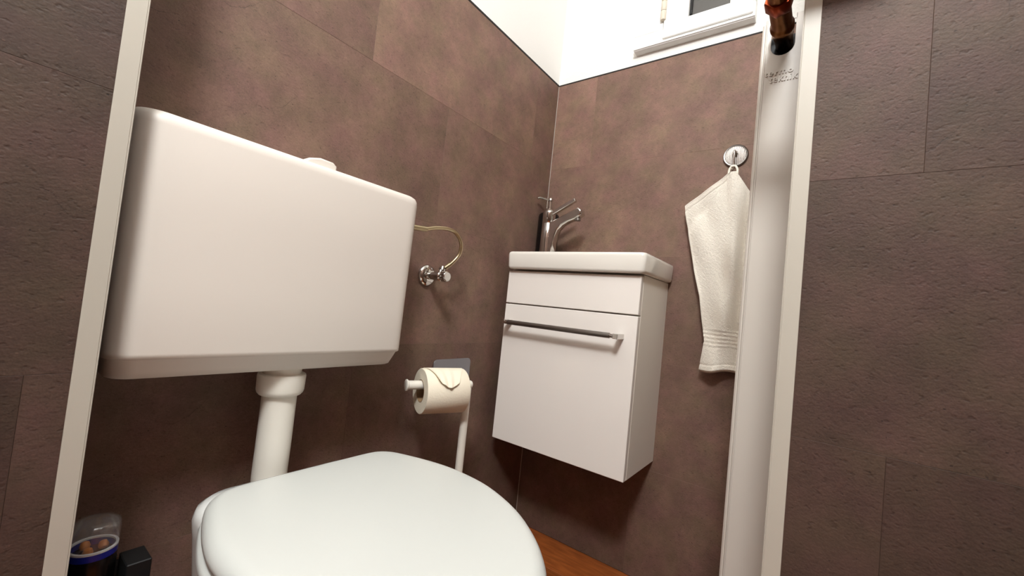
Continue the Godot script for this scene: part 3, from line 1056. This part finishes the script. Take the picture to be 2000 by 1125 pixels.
# ------------------------------------------------------------------ suction hook and towel
func build_hook_and_towel() -> void:
	var t := thing("suction_hook", "round ribbed chrome suction hook on the tiled wall above the towel", "hook", P(-0.209, 0.457, ZB))
	var b := Basis(Vector3.RIGHT, Vector3(0, 0, 1), Vector3(0, -1, 0))
	var g := Geo.new()
	g.lathe([Vector2(0.0001, 0.0003), Vector2(0.0295, 0.0003), Vector2(0.0305, 0.002), Vector2(0.0300, 0.0055), Vector2(0.0280, 0.0075), Vector2(0.0262, 0.0072), Vector2(0.0255, 0.0060), Vector2(0.0001, 0.0060)], 48, Transform3D(b, Vector3.ZERO))
	part("disc", g, M.satin, t)
	g = Geo.new()
	for k in 13:
		var x := -0.024 + 0.004 * k
		var h := 2.0 * sqrt(maxf(0.0, 0.0250 * 0.0250 - x * x))
		g.box(Vector3(x, 0, 0.0066), Vector3(0.0023, h, 0.0022), 0.0009)
	part("ribbed_face", g, M.chrome, t)
	g = Geo.new()
	g.lathe([Vector2(0.0001, 0.005), Vector2(0.0058, 0.005), Vector2(0.0058, 0.016), Vector2(0.0045, 0.018), Vector2(0.0001, 0.018)], 20, Transform3D(b, Vector3(0, 0.004, 0)))
	part("boss", g, M.chrome, t)
	g = Geo.new()
	g.tube(smooth_path([Vector3(0, 0.010, 0.015), Vector3(0, 0.006, 0.0215), Vector3(0, -0.010, 0.0225), Vector3(0, -0.034, 0.0215), Vector3(0, -0.0445, 0.0245), Vector3(0, -0.046, 0.031), Vector3(0, -0.040, 0.036)], 6), 0.0026, 12)
	part("prong", g, M.chrome, t)

	# towel hung by its loop: one corner sags to the side, folds run down from the loop
	var w := thing("hand_towel", "cream white terry hand towel hanging from the round hook", "towel", P(-0.205, 0.40, 1.178))
	var xf := unit(w)
	var left := [Vector2(0.402, -0.2145), Vector2(0.396, -0.2240), Vector2(0.321, -0.3190), Vector2(0.300, -0.3160), Vector2(0.242, -0.3035), Vector2(0.144, -0.2820), Vector2(0.076, -0.2620), Vector2(-0.004, -0.2485), Vector2(-0.037, -0.2415), Vector2(-0.070, -0.2440), Vector2(-0.112, -0.2495)]
	var rightx := [Vector2(0.402, -0.1985), Vector2(0.390, -0.1900), Vector2(0.345, -0.1620), Vector2(0.250, -0.1400), Vector2(0.100, -0.1330), Vector2(-0.112, -0.1300)]
	var nu := 110
	var nv := 210
	var pile := FastNoiseLite.new()
	pile.seed = 5
	pile.frequency = 160.0
	pile.fractal_octaves = 2
	var front := []
	var rear := []
	for j in nv + 1:
		var fr := []
		var re := []
		var y := lerpf(0.402, -0.112, float(j) / nv)
		var a := at_height(left, y)
		var c := at_height(rightx, y)
		for i in nu + 1:
			var u := float(i) / nu
			var x := lerpf(a, c, u)
			var drop := clampf((0.402 - y) / 0.12, 0.0, 1.0)
			var d := 0.0
			d += 0.0140 * exp(-pow((x + 0.200 - 0.010 * sin(y * 9.0)) / 0.016, 2.0))
			d -= 0.0100 * drop * exp(-pow((x + 0.168) / 0.010, 2.0))
			d += 0.0080 * drop * exp(-pow((x + 0.150) / 0.009, 2.0))
			d += 0.0035 * drop * sin((x + 0.35 * y) * 95.0 + 1.0)
			d += 0.0025 * drop * sin(y * 42.0 + x * 30.0)
			var crease := (x + 0.300) + (0.270 - y) * 0.62
			d -= 0.0060 * exp(-pow(crease / 0.014, 2.0)) * clampf((0.33 - y) / 0.03, 0.0, 1.0) * clampf((y - 0.16) / 0.05, 0.0, 1.0)
			# soft puckers in the lower part, woven border lines, thick hem
			d += 0.0030 * exp(-pow((y + 0.004 - 0.06 * (x + 0.2)) / 0.012, 2.0)) * sin(x * 80.0)
			var edge := minf(minf(absf(x - a), 1.0), absf(y + 0.112))
			var top := absf((y - 0.396) - (x + 0.224) * (0.075 / 0.095)) * 0.78 if x < -0.219 else 1.0
			var hem := 0.0
			if top < 0.013 or y < -0.099:
				hem = 0.0012
			if edge < 0.004:
				hem = 0.0022
			if absf(top - 0.013) < 0.0016 or absf(y + 0.0985) < 0.0016:
				hem = -0.0012
			var border := 0.0
			if y < -0.005 and y > -0.055:
				border = 0.0011 * sin((y + 0.05 * (x + 0.2)) * 620.0)
			var fuzz := 0.0 if hem != 0.0 else 0.0011 * pile.get_noise_2d(x * 0.8, y * 1.7)
			var z := 1.176 - d - 0.006 * drop - fuzz
			var yy := y + (0.012 * u - 0.003 * sin(u * 9.0)) * clampf((0.0 - y) / 0.112, 0.0, 1.0)
			fr.append(xf * P(x, yy, z - hem - border))
			re.append(xf * P(x, yy - (0.006 if j == nv else 0.0), minf(z + 0.006, 1.199)))
		front.append(fr)
		rear.append(re)
	var g2 := Geo.new()
	var grp := g2.group()
	for j in nv:
		for i in nu:
			g2.quad(front[j][i], front[j + 1][i], front[j + 1][i + 1], front[j][i + 1], grp)
			g2.quad(rear[j][i], rear[j][i + 1], rear[j + 1][i + 1], rear[j + 1][i], grp)
		g2.quad(front[j][0], rear[j][0], rear[j + 1][0], front[j + 1][0], grp)
		g2.quad(front[j][nu], front[j + 1][nu], rear[j + 1][nu], rear[j][nu], grp)
	for i in nu:
		g2.quad(front[0][i], front[0][i + 1], rear[0][i + 1], rear[0][i], grp)
		g2.quad(front[nv][i], rear[nv][i], rear[nv][i + 1], front[nv][i + 1], grp)
	g2.orient(0, 0)
	part("cloth", g2, M.terry, w)
	g2 = Geo.new()
	g2.tube(smooth_path([xf * P(-0.2160, 0.392, 1.171), xf * P(-0.2165, 0.408, 1.172), xf * P(-0.2125, 0.418, 1.173), xf * P(-0.2070, 0.4208, 1.174), xf * P(-0.2015, 0.418, 1.173), xf * P(-0.1970, 0.408, 1.172), xf * P(-0.1970, 0.392, 1.171)], 6), 0.0028, 10)
	part("loop", g2, M.hem, w)


func at_height(list: Array, y: float) -> float:
	for i in list.size() - 1:
		if y <= list[i].x and y >= list[i + 1].x:
			return lerpf(list[i].y, list[i + 1].y, (list[i].x - y) / (list[i].x - list[i + 1].x))
	return list[list.size() - 1].y if y < list[list.size() - 1].x else list[0].y


# ------------------------------------------------------------------ paper stand, roll and wall plate
func build_roll_stand() -> void:
	var pl := thing("wall_plate", "square brushed steel adhesive plate on the tiled wall behind the paper roll", "plate", P(XA, -0.226, 0.820))
	var g := Geo.new()
	g.slab(rrect(0, 0, 0.070, 0.0685, 0.012, 6), 0.0024, 0.0006, Transform3D(Basis(Vector3(0, 0, -1), Vector3.UP, Vector3(1, 0, 0)), Vector3(0.0014, 0, 0)))
	part("plate", g, M.steel, pl)
	g = Geo.new()
	g.box(Vector3(0.008, -0.052, 0.05), Vector3(0.012, 0.012, 0.006), 0.002)
	part("catch", g, M.chrome, pl)

	var th := deg_to_rad(22.0)
	var ax := Vector3(sin(th), 0, -cos(th))
	var c := P(-0.690, -0.210, 0.691)
	var rod_y := 0.0135
	var st := thing("toilet_roll_stand", "slim white standing toilet roll holder beside the toilet", "roll holder", Vector3(c.x, 0, c.z) + ax * 0.066)
	var xf := unit(st)
	g = Geo.new()
	g.lathe([Vector2(0.0001, 0.0), Vector2(0.075, 0.0), Vector2(0.076, 0.003), Vector2(0.072, 0.009), Vector2(0.012, 0.012), Vector2(0.0001, 0.012)], 40)
	part("base", g, M.pipe_plastic, st)
	g = Geo.new()
	g.tube([Vector3(0, 0.010, 0), Vector3(0, c.y + rod_y, 0)], 0.0093, 20)
	part("pole", g, M.pipe_plastic, st)
	g = Geo.new()
	var b := Basis(Vector3.UP.cross(ax) * -1.0, ax, Vector3.UP * 1.0)
	b = Basis(ax.cross(Vector3.UP), ax, Vector3.UP).orthonormalized()
	g.lathe([Vector2(0.0001, -0.0850), Vector2(0.0118, -0.0850), Vector2(0.0128, -0.0842), Vector2(0.0128, -0.0822), Vector2(0.0115, -0.0808), Vector2(0.0098, -0.080), Vector2(0.0098, 0.068), Vector2(0.0095, 0.072), Vector2(0.0075, 0.0755), Vector2(0.0001, 0.077)], 24, xf * Transform3D(b, c + Vector3(0, rod_y, 0)))
	part("arm", g, M.pipe_plastic, st)

	var r := thing("toilet_roll", "white toilet paper roll with folded tip on the standing holder", "toilet paper", c)
	g = Geo.new()
	var L := 0.0505
	g.lathe([Vector2(0.0248, -L + 0.001), Vector2(0.0255, -L), Vector2(0.0492, -L), Vector2(0.0502, -L + 0.0015), Vector2(0.0503, L - 0.0015), Vector2(0.0492, L), Vector2(0.0255, L), Vector2(0.0248, L - 0.001), Vector2(0.0248, -L + 0.001)], 56, Transform3D(b, Vector3.ZERO), false, false)
	part("paper", g, M.paper, r)
	g = Geo.new()
	g.lathe([Vector2(0.0235, -L), Vector2(0.0246, -L), Vector2(0.0246, L), Vector2(0.0235, L), Vector2(0.0235, -L)], 40, Transform3D(b, Vector3.ZERO), false, false)
	part("core", g, M.cardboard, r, "brown cardboard core")
	# last sheet pleated to a point on the upper front of the roll
	g = Geo.new()
	var outw := Vector3(cos(th), 0, sin(th))
	var n := 48
	var m := 14
	var top := []
	var low := []
	for i in n + 1:
		var u := float(i) / n
		var ta := []
		var tb := []
		for k in m + 1:
			var s := float(k) / m
			# from the wide fold high on the roll to the tip below
			var t0 := lerpf(-0.046, 0.049, u)
			var tip := lerpf(-0.026, 0.021, u)
			var t := lerpf(t0, tip, s)
			var phi := lerpf(deg_to_rad(98), deg_to_rad(lerpf(20.0, 17.0, u)), s)
			phi += deg_to_rad(14.0) * s * pow(absf(2.0 * u - 1.05), 1.5)
			var pleat := 0.0036 * s * absf(fposmod(u * 7.0, 2.0) - 1.0) * (1.0 if u < 0.72 else 0.2)
			var rr := 0.0506 + 0.0004 + pleat + 0.0042 * s * s * s
			var dir := (outw * cos(phi) + Vector3.UP * sin(phi))
			ta.append(ax * t + dir * (rr + 0.0004))
			tb.append(ax * t + dir * maxf(0.0503, rr - 0.0004))
		top.append(ta)
		low.append(tb)
	var grp := g.group()
	for i in n:
		for k in m:
			g.quad(top[i][k], top[i + 1][k], top[i + 1][k + 1], top[i][k + 1], grp)
			g.quad(low[i][k], low[i][k + 1], low[i + 1][k + 1], low[i + 1][k], grp)
		g.quad(top[i][m], top[i + 1][m], low[i + 1][m], low[i][m], grp + 1)
		g.quad(top[i][0], low[i][0], low[i + 1][0], top[i + 1][0], grp + 1)
	for k in m:
		g.quad(top[0][k], top[0][k + 1], low[0][k + 1], low[0][k], grp + 2)
		g.quad(top[n][k], low[n][k], low[n][k + 1], top[n][k + 1], grp + 2)
	g.orient(0, 0)
	part("folded_tip", g, M.paper, r, "pleated folded paper tip")


# ------------------------------------------------------------------ capped bottle and black box on a slim bin, low beside the toilet
func build_canister() -> void:
	var bn := thing("slim_bin", "slim black bin low beside the toilet against the wall", "bin", P(-0.722, -EYE, 0.152))
	var top := 0.300
	var g := Geo.new()
	g.box(Vector3(0, top * 0.5 - 0.004, 0), Vector3(0.118, top - 0.008, 0.088), 0.006)
	part("body", g, M.black_matt, bn)
	g = Geo.new()
	g.box(Vector3(0, top - 0.004, 0), Vector3(0.122, 0.008, 0.092), 0.002)
	part("lid", g, M.black_matt, bn)
	var t := thing("capped_bottle", "short dark bottle with blue ring and clear domed cap beside the toilet", "bottle", Vector3(-0.722, top, -0.1385))
	g = Geo.new()
	g.lathe([Vector2(0.0001, 0.0), Vector2(0.0225, 0.0), Vector2(0.0238, 0.002), Vector2(0.0238, 0.046), Vector2(0.0225, 0.050), Vector2(0.0001, 0.051)], 36)
	part("body", g, M.black, t)
	g = Geo.new()
	g.lathe([Vector2(0.0215, 0.0500), Vector2(0.0240, 0.0500), Vector2(0.0240, 0.0580), Vector2(0.0215, 0.0580), Vector2(0.0215, 0.0500)], 40, Transform3D(), false, false)
	part("ring", g, M.blue, t, "deep blue ring")
	g = Geo.new()
	g.lathe([Vector2(0.0212, 0.0580), Vector2(0.0241, 0.0580), Vector2(0.0241, 0.0602), Vector2(0.0212, 0.0602), Vector2(0.0212, 0.0580)], 40, Transform3D(), false, false)
	part("rim", g, M.white_print, t)
	for k in 3:
		g = Geo.new()
		g.lathe([Vector2(0.0001, 0.0), Vector2(0.004, 0.001), Vector2(0.0055, 0.005), Vector2(0.004, 0.010), Vector2(0.0001, 0.0115)], 12, Transform3D(Basis(Vector3(0, 0, 1), 0.5 * k), Vector3(0.011 * cos(2.0 * k + 0.6), 0.0508, 0.011 * sin(2.0 * k + 0.6))))
		part("bead", g, M.orange, t)
	g = Geo.new()
	g.lathe([Vector2(0.0230, 0.0602), Vector2(0.0246, 0.0602), Vector2(0.0246, 0.0830), Vector2(0.0235, 0.0880), Vector2(0.0200, 0.0912), Vector2(0.0130, 0.0930), Vector2(0.0001, 0.0936), Vector2(0.0001, 0.0922), Vector2(0.0125, 0.0916), Vector2(0.0190, 0.0900), Vector2(0.0220, 0.0872), Vector2(0.0230, 0.0825), Vector2(0.0230, 0.0602)], 40, Transform3D(), false, false)
	part("cap", g, M.clear, t, "clear domed plastic cap")
	var bx := thing("small_box", "small matt black box next to the capped bottle", "box", Vector3(-0.715, top, -0.181))
	g = Geo.new()
	g.box(Vector3(0, 0.0165, 0), Vector3(0.040, 0.033, 0.026), 0.0012)
	part("carton", g, M.black_matt, bx)
